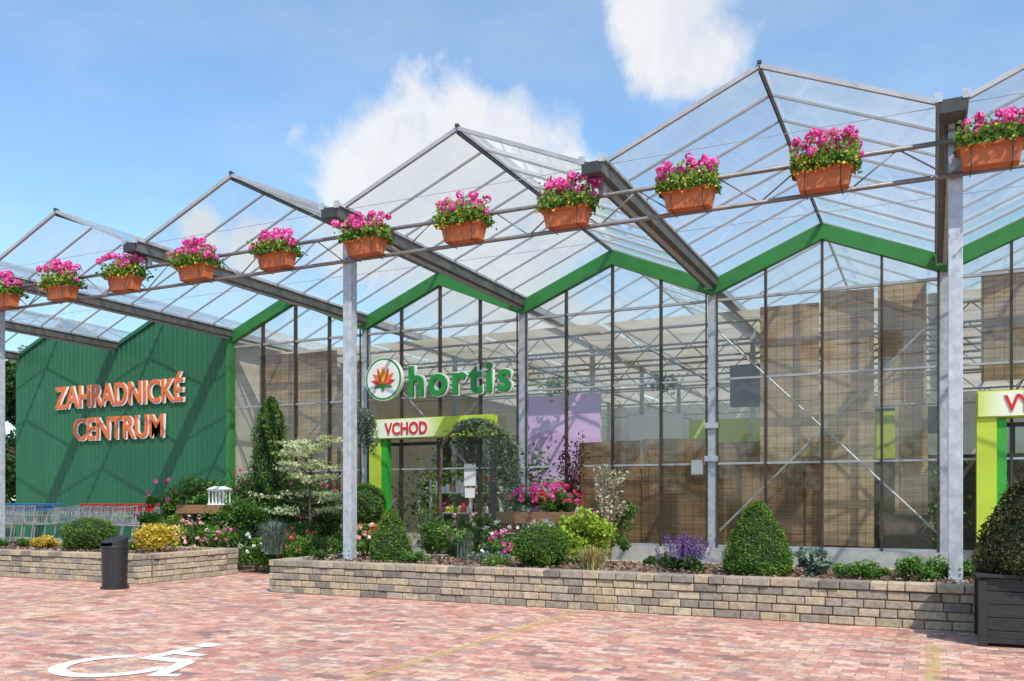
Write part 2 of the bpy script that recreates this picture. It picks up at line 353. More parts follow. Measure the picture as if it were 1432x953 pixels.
# ------------------------------------------------------------------ greenhouse
gh=group('greenhouse_building')
XW0,XW1=VX(6),VX(-2)
XG=VX(4)
YB=34.0
gb=MB()
for k in range(-2,4):
    xa,xb=VX(k),VX(k+1); xr=(xa+xb)/2; T=.27
    for (x0,z0,x1,z1) in((xa,ZG,xr,ZR-.02),(xr,ZR-.02,xb,ZG)):
        gb.hexa([(x0,YF-.09,z0-T),(x1,YF-.09,z1-T),(x1,YF+.05,z1-T),(x0,YF+.05,z0-T),(x0,YF-.09,z0),(x1,YF-.09,z1),(x1,YF+.05,z1),(x0,YF+.05,z0)])
gb.box(XG-.09,XG+.03,YF-.12,YF+.06,.0,ZG)
gb.build('green_gable_trim',[greenpaint],gh)
fm=MB()
for k in range(-2,4):
    x=VX(k)
    fm.box(x-.07,x+.07,YF-.03,YF+.10,0,ZG-.2,0)
    for j in (1,2,3):
        xm=x-j*BW/4; fm.box(xm-.02,xm+.02,YF-.06,YF+.03,.40,roofz(xm)-.26,1)
    for sx in(-.10,.10): fm.box(x+sx-.012,x+sx+.012,YF-.06,YF-.031,.4,ZG-.1,1)
    for z,h in((.42,.05),(1.91,.035),(3.43,.035),(4.86,.045)):
        fm.box(x-BW+.1,x-.1,YF-.045,YF+.02,z-h/2,z+h/2,2)
for z in(2.0,2.6): fm.box(VX(1)-.12,VX(1)+.12,YF-.1,YF-.061,z-.05,z+.05,0)
fm.box(VX(1)-.35,VX(1)-.15,YF-.14,YF-.062,1.72,1.98,2)
fm.build('facade_frame',[galv,brownbar,alu],gh)
pl=MB(); pl.box(XG+.04,XW1,YF-.08,YF+.12,0,.393); pl.build('plinth',[concrete],gh)
fg=MB()
for k in range(-2,4):
    xa=VX(k)
    for j in range(4):
        x0=xa-j*BW/4; x1=xa-(j+1)*BW/4; dy=random.uniform(-.004,.004); xc=(x0+x1)/2
        for z0,z1 in((.4,1.91),(1.91,3.43),(3.43,4.86)):
            if (-10.9<xc<-7.9 and z0<2) or (0.55<xc<4.3 and z0<2): continue
            t=random.uniform(-.004,.004)
            fg.face([(x0,YF+dy,z0),(x0,YF+dy+t,z1),(x1,YF-dy+t,z1),(x1,YF-dy,z0)])
        fg.face([(x0,YF,4.86),(x0,YF,roofz(x0-1e-4)-.2),(x1,YF,roofz(x1+1e-4)-.2),(x1,YF,4.86)])
fg.build('facade_glass_panes',[glass_fac],gh)
cb=MB()
for k in(0,2):
    cb.tube((VX(k)-.1,YF+.18,4.3),(VX(k+1)+.1,YF+.18,.7),.02,n=6); cb.tube((VX(k)-.1,YF+.24,.7),(VX(k+1)+.1,YF+.24,4.3),.02,n=6)
cb.tube((VX(3)-.1,YF+.18,4.3),(VX(4)+.1,YF+.18,.7),.02,n=6)
cb.build('cross_bracing',[galv],gh)
gw=MB(); xs=[]; x=XW0-.1
prof=[(0,0),(.09,0),(.105,.014),(.145,.014),(.16,0)]
while x<XG-.1:
    for dx,dy in prof[:-1]: xs.append((x+dx,dy))
    x+=.16
for (x0,d0),(x1,d1) in zip(xs[:-1],xs[1:]):
    z0=roofz(min(x0,XG-.01))-.06; z1=roofz(min(x1,XG-.01))-.06
    gw.face([(x0,YF-.06-d0,.25),(x1,YF-.06-d1,.25),(x1,YF-.06-d1,z1),(x0,YF-.06-d0,z0)],r=.5)
gw.face([(XW0-.1,YF-.06,.25),(XW0-.1,YF-.06,5.2),(XW0-.1,YB,5.2),(XW0-.1,YB,.25)])
gw.build('green_cladding',[greenwallm],gh)
q=MB(); q.box(XW0-.1,XG-.1,YF-.09,YF+.05,0,.248); q.build('cladding_base',[concrete],gh)
q=MB()
for k in (4,5):
    xa,xb=VX(k),VX(k+1); xr=(xa+xb)/2
    for (x0,z0,x1,z1) in((xa,ZG,xr,ZR-.02),(xr,ZR-.02,xb,ZG)):
        q.hexa([(x0,YF-.12,z0-.1),(x1,YF-.12,z1-.1),(x1,YF-.04,z1-.1),(x0,YF-.04,z0-.1),(x0,YF-.12,z0),(x1,YF-.12,z1),(x1,YF-.04,z1),(x0,YF-.04,z0)])
q.build('cladding_flashing',[greenwallm],gh)
ir=MB(); ig=MB()
for k in range(K0,K1+1):
    x=VX(k); ir.box(x-.1,x+.1,YF+.1,YB,ZG-.12,ZG+.02,0)
    for y in (20,24,28,32):
        if k<4: ir.box(x-.05,x+.05,y-.05,y+.05,0,ZG-.121,0)
for k in range(K0,K1):
    xa=VX(k)-.1; xb=VX(k+1)+.1; xr=(xa+xb)/2
    ir.box(xr-.02,xr+.02,YF+.1,YB,ZR-.04,ZR+.02,0)
    y=YF+1
    while y<YB:
        ir.beam((xr,y,ZR),(xa,y,ZG),.03,.035); ir.beam((xr,y,ZR),(xb,y,ZG),.03,.035); y+=1.1
    ig.face([(xr,YF+.06,ZR+.03),(xr,YB,ZR+.03),(xa,YB,ZG+.03),(xa,YF+.06,ZG+.03)])
    ig.face([(xr,YF+.06,ZR+.03),(xb,YF+.06,ZG+.03),(xb,YB,ZG+.03),(xr,YB,ZR+.03)])
for y in (18,20,22,24,28,32):
    ir.tube((VX(4),y,4.85),(XW1,y,4.85),.03,n=6); ir.tube((VX(4),y,4.4),(XW1,y,4.4),.03,n=6)
    x=VX(4)
    while x<XW1-.4:
        ir.tube((x,y,4.4),(x+.47,y,4.85),.013,n=4); ir.tube((x+.47,y,4.85),(x+.945,y,4.4),.013,n=4); x+=.945
for xx in (-12,-8,-5,-2,2,5): ir.tube((xx,YF+.5,4.2),(xx,YB,4.2),.025,n=6)
ir.build('roof_structure',[galv],gh); ig.build('roof_glass',[glass_in],gh)
b=MB()
for i,(xa,xb) in enumerate([(XG,-12.2),(-12.1,-9.3),(-9.2,-6.4),(-6.3,-3.6),(-3.5,-.5),(-.4,2.5),(2.6,XW1)]):
    b.face([(xa,YF+1.6,4.98),(xb,YF+1.6,4.98),(xb,YB,4.98),(xa,YB,4.98)])
b.build('shade_screen',[screenm],gh)
b=MB(); b.box(XW0,XW1,YF+.12,YB,-.002,.02); b.build('interior_floor',[floorm],gh)
b=MB(); b.face([(VX(4),YB,2.4),(XW1,YB,2.4),(XW1,YB,5.2),(VX(4),YB,5.2)])
b.build('rear_screen',[screenm],gh)
b=MB()
b.face([(XW0,YF+2,0),(XW0,YB,0),(XW0,YB,5.2),(XW0,YF+2,5.2)])
b.face([(VX(4)-.2,YF+.1,0),(VX(4)-.2,YB,0),(VX(4)-.2,YB,5.2),(VX(4)-.2,YF+.1,5.2)])
b.face([(XW1,YF+.1,0),(XW1,YB,0),(XW1,YB,5.2),(XW1,YF+.1,5.2)])
b.build('shade_walls',[clothm],gh)
b=MB()
b.box(-8.6,-6.7,18.6,18.7,.02,3.65,0)
b.box(-6.5,-5.2,20.0,20.1,2.0,3.25,1); b.box(-5.1,-3.6,20.2,20.3,2.0,3.1,2); b.box(-3.55,-2.7,19.7,19.8,1.6,3.05,2)
b.box(-.95,-.2,17.2,17.28,2.0,2.85,2); b.box(-.95,-.2,17.2,17.28,.02,1.9,4)
b.box(-1.0,0.1,18.2,18.3,2.5,3.0,3); b.box(-3.6,-2.9,17.5,17.8,3.1,3.9,3)
b.box(-12.6,-9.3,21.5,21.6,.02,3.0,4); b.box(-9.3,-5,22.8,22.9,.02,2.1,4); b.box(-3,4,20.5,20.6,.02,2.2,4); b.box(-14.9,-12.7,18.5,18.6,.02,2.6,4)  # dark backdrops added to give the interior behind the glass its dimness
b.build('partitions_and_dark_backdrops',[lavender,white,lime,dark,interior_dark],gh)
b=MB()
def reed(x0,x1,z0,z1,y,m):
    nseg=max(1,int((x1-x0)/.9)); w=(x1-x0)/nseg
    for i in range(nseg):
        yy=y+random.uniform(-.02,.02)
        b.face([(x0+i*w+.015,yy,z0+random.uniform(-.02,.02)),(x0+(i+1)*w-.015,yy,z0),(x0+(i+1)*w-.015,yy,z1),(x0+i*w+.015,yy,z1+random.uniform(-.03,.03))],m)
reed(-2.85,-1.8,1.95,4.75,YF+.42,0); reed(-1.78,-.90,.45,4.9,YF+.40,0); reed(-.87,-.08,2.9,4.95,YF+.44,0); reed(-.6,-.06,1.0,2.9,YF+.46,0)
reed(-6.6,-3.9,.05,2.45,YF+1.0,1); reed(-3.75,-2.9,.05,2.35,YF+.9,1); reed(-3.2,-.95,.05,1.9,YF+.55,1)
reed(-14.6,-12.3,1.9,4.7,YF+.5,0); reed(-12.2,-11.4,.4,4.4,YF+.5,0); reed(.7,3.5,3.2,5.0,YF+.4,0); reed(-14.8,-11.4,.05,1.8,YF+.9,1)
b.build('reed_screens',[reed_hi,reed_lo],gh)
b=MB()
for (x,y,w) in((-10.4,18.5,1.6),(-8.7,17.8,1.4),(-7.2,18.1,1.2),(-9.6,17.2,1.0)):
    for z in(.5,.95,1.4):
        b.box(x-w/2,x+w/2,y-.25,y+.25,z,z+.03,0)
        for i in range(7):
            px_=x-w/2+.1+i*(w-.2)/6; h=random.uniform(.12,.28)
            b.lathe(px_,y-.1,[(.05,z+.03),(.07,z+.03+h*.6),(.04,z+.03+h),(0,z+.03+h)],8,random.choice([0,0,1,2,3]))
    for sx in(-1,1): b.box(x+sx*w/2-.02,x+sx*w/2+.02,y-.25,y-.21,.02,1.7,0)
b.build('display_shelves',[white,redp,terracotta,lime],gh)
P=[]
for i in range(50):
    c=np.array([random.uniform(-13,5),random.uniform(18.5,21),random.uniform(.6,1.5)])
    P.append(c+rng.normal(size=(110,3))*[.35,.3,.28])
for i in range(34):
    c=np.array([random.uniform(-10.8,-7),random.uniform(17.3,20.5),random.uniform(.5,2.2)])
    P.append(c+rng.normal(size=(110,3))*[.26,.26,.24])
for (bx_,by_) in((-12.4,17.5),(-5.2,18.5),(-1.6,16.9),(-.5,16.95),(-7.5,18)):
    c=np.array([bx_,by_,3.75]); P.append(c+rng.normal(size=(160,3))*[.14,.14,.10])
P=np.concatenate(P); P=P[P[:,1]>16.4]; P=P[P[:,2]>.05]
leafobj('potted_plants',P,.11,L_mid,gh)
for nm_,mt_ in(('potted_blooms_pink',F_pink),('potted_blooms_red',F_red),('potted_blooms_white',F_white)):
    P=[]
    for i in range(16):
        c=np.array([random.uniform(-10.6,-7.2),random.uniform(16.9,19),random.uniform(.5,1.7)]); P.append(c+unit_(30)*.09 if False else c+rng.normal(size=(30,3))*.07)
    leafobj(nm_,np.concatenate(P),.06,mt_,gh,aspect=.9)
def portal(x0,x1,first):
    b=MB(); y0,y1=YF-.32,YF-.10; zt=2.96; hd=.42; cw=.28
    b.box(x0,x0+cw,y0,y1,0,zt-hd); b.box(x0,x1,y0-.03,y1,zt-hd,zt)
    b.box(x0+cw,x0+cw+.14,y0+.05,y1,0,zt-hd-.001,1)
    if first: b.box(x1-.12,x1-.02,y0+.08,y1,0,zt-hd-.001,2)
    else:
        b.box(x1-cw,x1,y0,y1,0,zt-hd); b.box(x1-cw-.14,x1-cw,y0+.05,y1,0,zt-hd-.001,1)
    xm=(x0+x1)/2
    for xx in(x0+cw+.25,xm,x1-cw-.25): b.box(xx-.03,xx+.03,YF+.08,YF+.13,0.02,zt-hd-.05,2)
    b.box(x0+cw,x1-.1,YF+.075,YF+.135,zt-hd-.12,zt-hd-.051,2)
    b.build('door_portal',[lime,limed,dark],gh,bevel=.006)
    g=MB(); g.face([(x0+cw+.14,YF+.1,.02),(xm-.5,YF+.1,.02),(xm-.5,YF+.1,zt-hd-.1),(x0+cw+.14,YF+.1,zt-hd-.1)])
    g.face([(xm+.3,YF+.1,.02),(x1-.1,YF+.1,.02),(x1-.1,YF+.1,zt-hd-.1),(xm+.3,YF+.1,zt-hd-.1)]); g.build('door_glass',[glass_fac],gh)
portal(-10.86,-7.9,1); portal(.62,3.6,0)
b=MB(); b.box(-8.72,-8.45,YF-.012,YF-.006,1.55,2.0); b.box(-8.7,-8.47,YF-.016,YF-.0125,1.30,1.5); b.build('door_notices',[white],gh)
def gradpanel(name,x0,x1,y,z0,z1):
    m,nt,bb=newmat(name+'_print'); tc=nt.n('ShaderNodeTexCoord'); sx=nt.n('ShaderNodeSeparateXYZ'); nt.l(tc.outputs['Generated'],sx.inputs[0])
    r=ramp(nt,[(0,(.55,.68,.12)),(.12,(.85,.86,.7)),(.45,(.85,.85,.65)),(.62,(.5,.65,.05)),(1,(.42,.6,.02))]); nt.l(sx.outputs[0],r.inputs[0]); nt.l(r.outputs[0],bb.inputs['Base Color'])
    b=MB(); b.box(x0,x1,y,y+.02,z0,z1); b.build(name,[m],gh)
gradpanel('entrance_header_panel',-10.84,-7.92,YF-.372,2.56,2.94)
gradpanel('exit_header_panel',.64,3.58,YF-.372,2.56,2.94)
def text(name,s,x0,x1,z0,zh,y,mat,ext=.02,parent=None,bold=.02,outline=None,omat=None,space=1,sh=(0,0)):
    def mk(nm,offset,mt,yy):
        cu=D.curves.new(nm,'FONT'); cu.body=s; cu.extrude=ext; cu.offset=offset; cu.size=1; cu.resolution_u=6; cu.space_character=space
        o=D.objects.new(nm,cu); cu.materials.append(mt); link(o,parent); o.rotation_euler=(math.pi/2,0,0); return o
    o=mk(name,bold,mat,y); bpy.context.view_layer.update()
    W=o.dimensions.x; bb=[Vector(c) for c in o.bound_box]; xmin=min(c.x for c in bb)
    cu=D.curves.new('tmp','FONT'); cu.body='H'; t=D.objects.new('tmp',cu); link(t); bpy.context.view_layer.update(); H=t.dimensions.y; D.objects.remove(t)
    sx=(x1-x0)/W; sy=zh/H
    o.scale=(sx,sy,1); o.location=(x0-xmin*sx,y,z0)
    if outline is not None:
        p=mk(name+'_backing',bold+outline,omat,y); p.scale=(sx,sy,1); p.location=(x0-xmin*sx+sh[0],y+ext*2+.004,z0+sh[1])
    return o
text('entrance_lettering','VCHOD',-10.42,-9.38,2.63,.24,YF-.385,red,parent=gh,ext=.006,bold=.02,outline=.03,omat=white)
text('exit_lettering','VÝCHOD',1.0,2.3,2.63,.24,YF-.385,red,parent=gh,ext=.006,bold=.02,outline=.03,omat=white)
text('wall_lettering','ZAHRADNICKÉ',-20.95,-16.40,3.68,.54,YF-.14,orange,parent=gh,ext=.012,bold=.014,outline=.022,omat=white,sh=(.035,-.02))
text('wall_lettering','CENTRUM',-20.25,-17.05,2.83,.54,YF-.14,orange,parent=gh,ext=.012,bold=.014,outline=.022,omat=white,sh=(.035,-.02))
sg=group('storefront_sign')
text('letters','hortis',-9.93,-7.56,3.44,.60,YF-.2,signgreen,parent=sg,ext=.03,bold=.022,outline=.032,omat=white,space=1.22)
def disc(b,cx,y,cz,r,m,n=40): b.face([(cx+r*math.cos(2*math.pi*i/n),y,cz+r*math.sin(2*math.pi*i/n)) for i in range(n)],m)
b=MB(); cx,cz=-10.56,3.83; R=.46
b.tube((cx,YF-.22,cz),(cx,YF-.12,cz),R,n=48,m=0)
disc(b,cx,YF-.223,cz,R*.97,1,48); disc(b,cx,YF-.226,cz,R*.88,2,48)
def petal(ang,L,W,y,m,oz=-.14):
    pts=[]
    for i in range(13):
        t=i/12; w=W*math.sin(math.pi*t**.8); pts.append((t*L,w))
    for i in range(11,0,-1):
        t=i/12; w=W*math.sin(math.pi*t**.8); pts.append((t*L,-w))
    c,s_=math.cos(ang),math.sin(ang)
    b.face([(cx+p*c-q_*s_,y,cz+oz+p*s_+q_*c) for p,q_ in pts],m)
for a in(-20,200): petal(math.radians(a),.26,.05,YF-.229,1,-.1)
for a in(12,168): petal(math.radians(a),.31,.06,YF-.231,3,-.1)
for a in(40,140): petal(math.radians(a),.35,.06,YF-.234,4,-.1)
petal(math.radians(66),.37,.05,YF-.237,3,-.1); petal(math.radians(114),.37,.05,YF-.2375,3,-.1)
petal(math.radians(90),.38,.045,YF-.240,4,-.1)
for a in(72,84,96,108): petal(math.radians(a),.40,.012,YF-.243,5,-.1)
petal(math.radians(-90),.2,.05,YF-.246,1,-.08)
b.build('round_logo',[white,signgreen,white,redp,orange,yellow],sg)

# ------------------------------------------------------------------ block planters
def block_run(b,p0,p1,h,thick,out):
    L=math.hypot(p1[0]-p0[0],p1[1]-p0[1]); ux,uy=(p1[0]-p0[0])/L,(p1[1]-p0[1])/L
    ncs=5; ch=h/ncs
    for c in range(ncs):
        s=-(random.uniform(.05,.2))
        while s<L:
            w=random.choice([.16,.2,.24,.28]); e=min(s+w,L); s0=max(s,0)
            if e-s0>.03:
                j=random.uniform(-.010,.010) + (.018 if c==ncs-1 else 0); g=.004
                a=(p0[0]+ux*(s0+g)+out[0]*j,p0[1]+uy*(s0+g)+out[1]*j); d=(p0[0]+ux*(e-g)+out[0]*j,p0[1]+uy*(e-g)+out[1]*j)
                a2=(a[0]-out[0]*thick,a[1]-out[1]*thick); d2=(d[0]-out[0]*thick,d[1]-out[1]*thick)
                z0=c*ch+.002+random.uniform(0,.003); z1=(c+1)*ch-.004-random.uniform(0,.005)
                b.hexa([(*a,z0),(*d,z0),(*d2,z0),(*a2,z0),(*a,z1),(*d,z1),(*d2,z1),(*a2,z1)])
            s=e if e<L else L
barkchip=rndmat('bark_chip',[(0,(.06,.035,.025)),(.6,(.22,.13,.09)),(1,(.38,.28,.2))],.9)
def planter(name,x0,x1,y0,y1,h):
    g=group(name); b=MB()
    block_run(b,(x0,y0),(x1,y0),h,.24,(0,-1))
    block_run(b,(x1,y0+.26),(x1,y1-.26),h,.24,(1,0)); block_run(b,(x0,y0+.26),(x0,y1-.26),h,.24,(-1,0)); block_run(b,(x0,y1),(x1,y1),h,.24,(0,1))
    b.build('tumbled_blocks',[blockm],g,bevel=.009)
    q=MB(); q.box(x0+.02,x1-.02,y0+.02,y1-.02,0,h-.03); q.build('soil_core',[mulch],g)
    n=int((x1-x0)*(y1-y0)*260); P=np.stack([rng.uniform(x0+.25,x1-.25,n),rng.uniform(y0+.25,y1-.25,n),h-.02+rng.random(n)*.03],1)
    leafobj('bark_chips',P,.05,barkchip,g,nrm=np.tile([0,0,1.],(n,1)),flat=.6,aspect=.5)
    return g
planter('block_planter',-8.17,2.8,9.43,11.5,.445)
planter('block_planter',-24,-10.62,9.43,11.5,.445)

# ------------------------------------------------------------------ plants
def unit(N):
    n=rng.normal(size=(N,3)); return n/np.linalg.norm(n,axis=1)[:,None]
def lump(P,f,amp,seed=0):
    s=np.sin(P[:,0]*f+seed)*np.sin(P[:,1]*f*1.3+seed*2)*np.sin(P[:,2]*f*1.1+seed*3)
    return s*amp
def topiary(name,x,y,z0,h,r,kind,mat,N=9000,size=.026,pot=None):
    g=group(name); b=MB()
    if kind=='cone':
        prof=[(r*.80,z0),(r*.91,z0+h*.1),(r*.92,z0+h*.2),(r*.78,z0+h*.4),(r*.54,z0+h*.65),(r*.26,z0+h*.88),(r*.02,z0+h*.96)]
        pr=np.array([(r*.88,0),(r,.1),(r,.2),(r*.86,.4),(r*.62,.65),(r*.34,.88),(r*.05,1.)])
        u=rng.random(N)**1.35; rr=np.interp(u,pr[:,1],pr[:,0]); an=rng.random(N)*2*np.pi
        nr=np.stack([np.cos(an),np.sin(an),np.full(N,.45)],1); nr/=np.linalg.norm(nr,axis=1)[:,None]
        P=np.stack([x+rr*np.cos(an),y+rr*np.sin(an),z0+u*h],1)
    else:
        cz=z0+h/2; prof=[(max(.01,r*.92*math.sin(t)),cz-h/2*.92*math.cos(t)) for t in np.linspace(.25,math.pi,12)]
        nr=unit(N); P=np.array([x,y,cz])+nr*np.array([r,r,h/2])
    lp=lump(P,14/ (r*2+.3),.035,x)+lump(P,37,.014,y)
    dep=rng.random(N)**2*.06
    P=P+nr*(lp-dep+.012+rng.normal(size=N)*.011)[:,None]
    rnd=.58+lp*8-dep*8+rng.normal(size=N)*.17  # besides random tone, shade is painted in: deeper leaves get darker
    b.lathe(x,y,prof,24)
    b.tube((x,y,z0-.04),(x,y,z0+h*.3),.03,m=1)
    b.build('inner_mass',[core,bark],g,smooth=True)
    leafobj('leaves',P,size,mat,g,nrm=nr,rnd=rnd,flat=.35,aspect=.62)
    if pot:
        p=MB(); p.lathe(x,y,pot,20); p.build('pot',[terracotta],g)
    return g
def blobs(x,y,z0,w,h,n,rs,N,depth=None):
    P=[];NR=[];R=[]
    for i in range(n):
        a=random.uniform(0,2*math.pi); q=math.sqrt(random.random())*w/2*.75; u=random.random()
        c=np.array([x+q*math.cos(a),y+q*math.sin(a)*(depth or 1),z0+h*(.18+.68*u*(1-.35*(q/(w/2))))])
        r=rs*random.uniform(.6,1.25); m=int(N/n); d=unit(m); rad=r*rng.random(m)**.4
        P.append(c+d*rad[:,None]*[1,1,.85]); NR.append(d); R.append(.25+.5*(rad/r)*(.5+.5*d[:,2])+rng.normal(size=m)*.13+random.uniform(-.08,.12))  # inner and downward-facing leaves darker, shade put into the tone
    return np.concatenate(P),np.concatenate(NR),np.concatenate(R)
def shrub(name,x,y,z0,w,h,mat,N=2500,size=.05,n=16,flower=None,fn=0,fs=.03,stems=7,aspect=.55,rs=None,flat=.3,fclump=10):
    g=group(name); P,NR,R=blobs(x,y,z0,w,h,n,rs or w*.2,N)
    P[:,2]=np.maximum(P[:,2],z0+.01)
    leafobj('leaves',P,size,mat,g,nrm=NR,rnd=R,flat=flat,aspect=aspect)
    b=MB()
    for i in range(stems):
        a=random.uniform(0,6.28); q=random.uniform(.1,.38)*w
        m1=(x+q*.4*math.cos(a),y+q*.4*math.sin(a),z0+h*.4)
        b.tube((x+random.uniform(-.03,.03),y,z0-.03),m1,.012,.009,5); b.tube(m1,(x+q*math.cos(a),y+q*math.sin(a),z0+h*.8),.009,.004,5)
    b.build('stems',[bark],g)
    if flower: flowers(g,x,y,z0,w,h,flower,fn,fs,fclump)
    return g
def flowers(g,x,y,z0,w,h,mat,fn,fs,per=10,cr=1.1):
    F=[];NR=[]
    for i in range(fn):
        a=random.uniform(0,6.28); e=random.uniform(.1,1.0); q=w/2*math.sqrt(1-e*e*.8)*random.uniform(.6,1)
        c=np.array([x+q*math.cos(a),y+q*math.sin(a),z0+h*(.3+.68*e)]); d=unit(per)
        F.append(c+d*fs*cr); NR.append(d)
    leafobj('flowers',np.concatenate(F),fs*1.3,mat,g,nrm=np.concatenate(NR),flat=.8,aspect=.85)
def tuft(name,x,y,z0,w,h,mat,N=350,wd=.006):
    g=group(name); b=MB()
    for i in range(N):
        a=random.uniform(0,6.28); l=h*random.uniform(.6,1.15); q=w/2*random.uniform(.1,1.05)
        bx,by=x+random.gauss(0,.05),y+random.gauss(0,.05); ca,sa=math.cos(a),math.sin(a)
        r=random.random(); w0=wd*random.uniform(.7,1.3)
        pts=[(bx,by,z0),(bx+ca*q*.35,by+sa*q*.35,z0+l*.6),(bx+ca*q*.75,by+sa*q*.75,z0+l*.85),(bx+ca*q,by+sa*q,z0+l*(.8 if q>w*.25 else 1))]
        for j in range(3):
            p,q2=pts[j],pts[j+1]; ww=w0*(1-j*.3); w2=w0*(1-(j+1)*.3)
            b.face([(p[0]-sa*ww,p[1]+ca*ww,p[2]),(p[0]+sa*ww,p[1]-ca*ww,p[2]),(q2[0]+sa*w2,q2[1]-ca*w2,q2[2]),(q2[0]-sa*w2,q2[1]+ca*w2,q2[2])],0,r)
    b.build('blades',[mat],g)
    return g
ZS=.42
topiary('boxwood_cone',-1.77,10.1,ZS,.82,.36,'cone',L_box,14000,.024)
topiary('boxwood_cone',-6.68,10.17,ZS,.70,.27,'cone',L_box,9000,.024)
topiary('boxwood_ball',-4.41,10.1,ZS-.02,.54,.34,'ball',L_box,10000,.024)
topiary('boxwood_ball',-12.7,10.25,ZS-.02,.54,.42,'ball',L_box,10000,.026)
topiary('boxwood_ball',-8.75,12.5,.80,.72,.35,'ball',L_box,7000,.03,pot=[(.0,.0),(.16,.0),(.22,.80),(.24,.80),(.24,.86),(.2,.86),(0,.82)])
rp=group('wooden_tub_planter'); b=MB()
X0,X1,Y0,Y1=.37,1.35,8.55,9.33
for i in range(5):
    z0=.03+i*.112
    b.box(X0,X1,Y0,Y0+.03,z0,z0+.106); b.box(X0,X1,Y1-.03,Y1,z0,z0+.106)
    b.box(X0+.001,X0+.03,Y0+.031,Y1-.031,z0,z0+.106); b.box(X1-.03,X1-.001,Y0+.031,Y1-.031,z0,z0+.106)
for cx_ in(X0-.02,X1-.05):
    for cy_ in (Y0-.02,Y1-.05): b.box(cx_,cx_+.07,cy_,cy_+.07,0,.57)
b.box(X0-.04,X1+.04,Y0-.04,Y0+.06,.59,.62); b.box(X0-.04,X1+.04,Y1-.06,Y1+.04,.59,.62); b.box(X0-.04,X0+.06,Y0+.061,Y1-.061,.59,.62); b.box(X1-.06,X1+.04,Y0+.061,Y1-.061,.59,.62)
b.box(X0+.03,X1-.03,Y0+.03,Y1-.03,.1,.55,1); b.build('slatted_box',[blackwood,mulch],rp,bevel=.004)
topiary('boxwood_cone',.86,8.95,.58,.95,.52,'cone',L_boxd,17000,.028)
shrub('lime_shrub',-4.15,11.0,ZS,.84,.80,L_lime,4000,.055,20)
shrub('flowering_shrub',-6.1,10.95,ZS,.62,.58,L_mid,2500,.05,14)
shrub('flowering_shrub',-7.35,10.5,ZS,.5,.5,L_mid,1500,.045,10,F_rose,24,.03)
shrub('hosta_plant',-1.17,10.25,ZS,.5,.32,L_blue,500,.12,10,aspect=.5)
shrub('low_shrub',-.69,10.05,ZS,.66,.18,L_mid,3000,.03,14,rs=.09)
shrub('low_shrub',-.10,10.1,ZS,.5,.26,L_mid,2500,.035,14,rs=.09)
shrub('low_shrub',.25,10.5,ZS,.5,.2,L_mid,1800,.035,12,rs=.09)
shrub('low_shrub',-6.25,10.05,ZS,.5,.14,L_mid,1500,.03,10,rs=.07)
shrub('low_shrub',-3.2,11.1,ZS,.5,.12,L_dark,1200,.03,10,rs=.07)
shrub('low_shrub',-5.3,10.5,ZS,.7,.14,L_blue,1500,.03,10,rs=.07)
shrub('low_shrub',-5.0,10.0,ZS,.4,.12,L_mid,1200,.03,10,rs=.07)
shrub('low_shrub',-7.75,10.1,ZS,.5,.12,L_dark,1200,.03,10,rs=.07)
tuft('golden_grass',-3.72,10.05,ZS,.55,.26,L_straw,450)
tuft('golden_grass',-7.0,10.9,ZS,.3,.3,L_straw,150)
sg2=group('purple_sage')
P,NR,R=blobs(-2.62,10.1,ZS,.62,.2,14,.1,1800); leafobj('leaves',P,.04,L_dark,sg2,rnd=R)
P=[]
for i in range(85):
    a=random.uniform(0,6.28);q=random.uniform(0,.3);bx=-2.62+q*math.cos(a);by=10.1+q*math.sin(a);H=random.uniform(.28,.46)
    t=rng.random(45); P.append(np.stack([bx+(bx+2.62)*.3*t+rng.normal(size=45)*.007,by+rng.normal(size=45)*.007,ZS+H*(.45+.55*t)],1))
leafobj('flower_spikes',np.concatenate(P),.02,F_purp,sg2)
shrub('golden_shrub',-11.12,10.25,ZS,.82,.44,L_gold,3800,.045,18)
shrub('golden_shrub',-13.75,10.2,ZS,.5,.22,L_gold,1500,.04,12)
shrub('low_shrub',-13.4,10.6,ZS,.6,.14,L_mid,1500,.04,12,rs=.08); shrub('low_shrub',-12.0,10.6,ZS,.6,.14,L_dark,1200,.04,12,F_red,4,.025,rs=.08)
shrub('low_shrub',-14.6,10.3,ZS,.9,.14,L_dark,1800,.04,14,rs=.08)
S=shrub
S('evergreen_shrub',-11.9,12.9,0,1.4,1.75,L_mid,7000,.06,36)
S('evergreen_shrub',-13.3,13.4,0,1.4,2.05,L_mid,7000,.07,34,rs=.3)
S('evergreen_shrub',-12.6,14.2,0,1.4,2.15,L_dark,6500,.07,34,F_red,30,.035)
S('evergreen_shrub',-10.3,12.5,0,1.2,1.0,L_dark,5500,.05,28)
S('evergreen_shrub',-9.75,12.0,0,.9,.8,L_mid,3500,.045,22,F_red,16,.03)
S('flowering_shrub',-12.1,11.95,0,1.0,.98,L_mid,3600,.055,24,F_rose,44,.035)
S('flowering_shrub',-11.4,12.0,0,.95,.85,L_mid,3400,.05,22,F_pink,22,.03)
S('flowering_shrub',-10.8,13.6,0,1.5,1.8,L_mid,7000,.06,34,F_pink,24,.035)
S('evergreen_shrub',-11.2,13.9,0,1.3,2.15,L_dark,6500,.06,34)
S('evergreen_shrub',-9.7,13.6,0,1.1,1.35,L_mid,5000,.055,26,F_white,12,.03)
S('flowering_shrub',-12.85,12.3,0,.85,1.1,L_lime,2600,.06,22)
S('flowering_shrub',-13.7,12.7,0,1.0,1.7,L_mid,4500,.07,26,F_pink,14,.04)
S('flowering_shrub',-10.6,11.9,0,.7,.7,L_mid,2400,.045,18,F_white,18,.03)
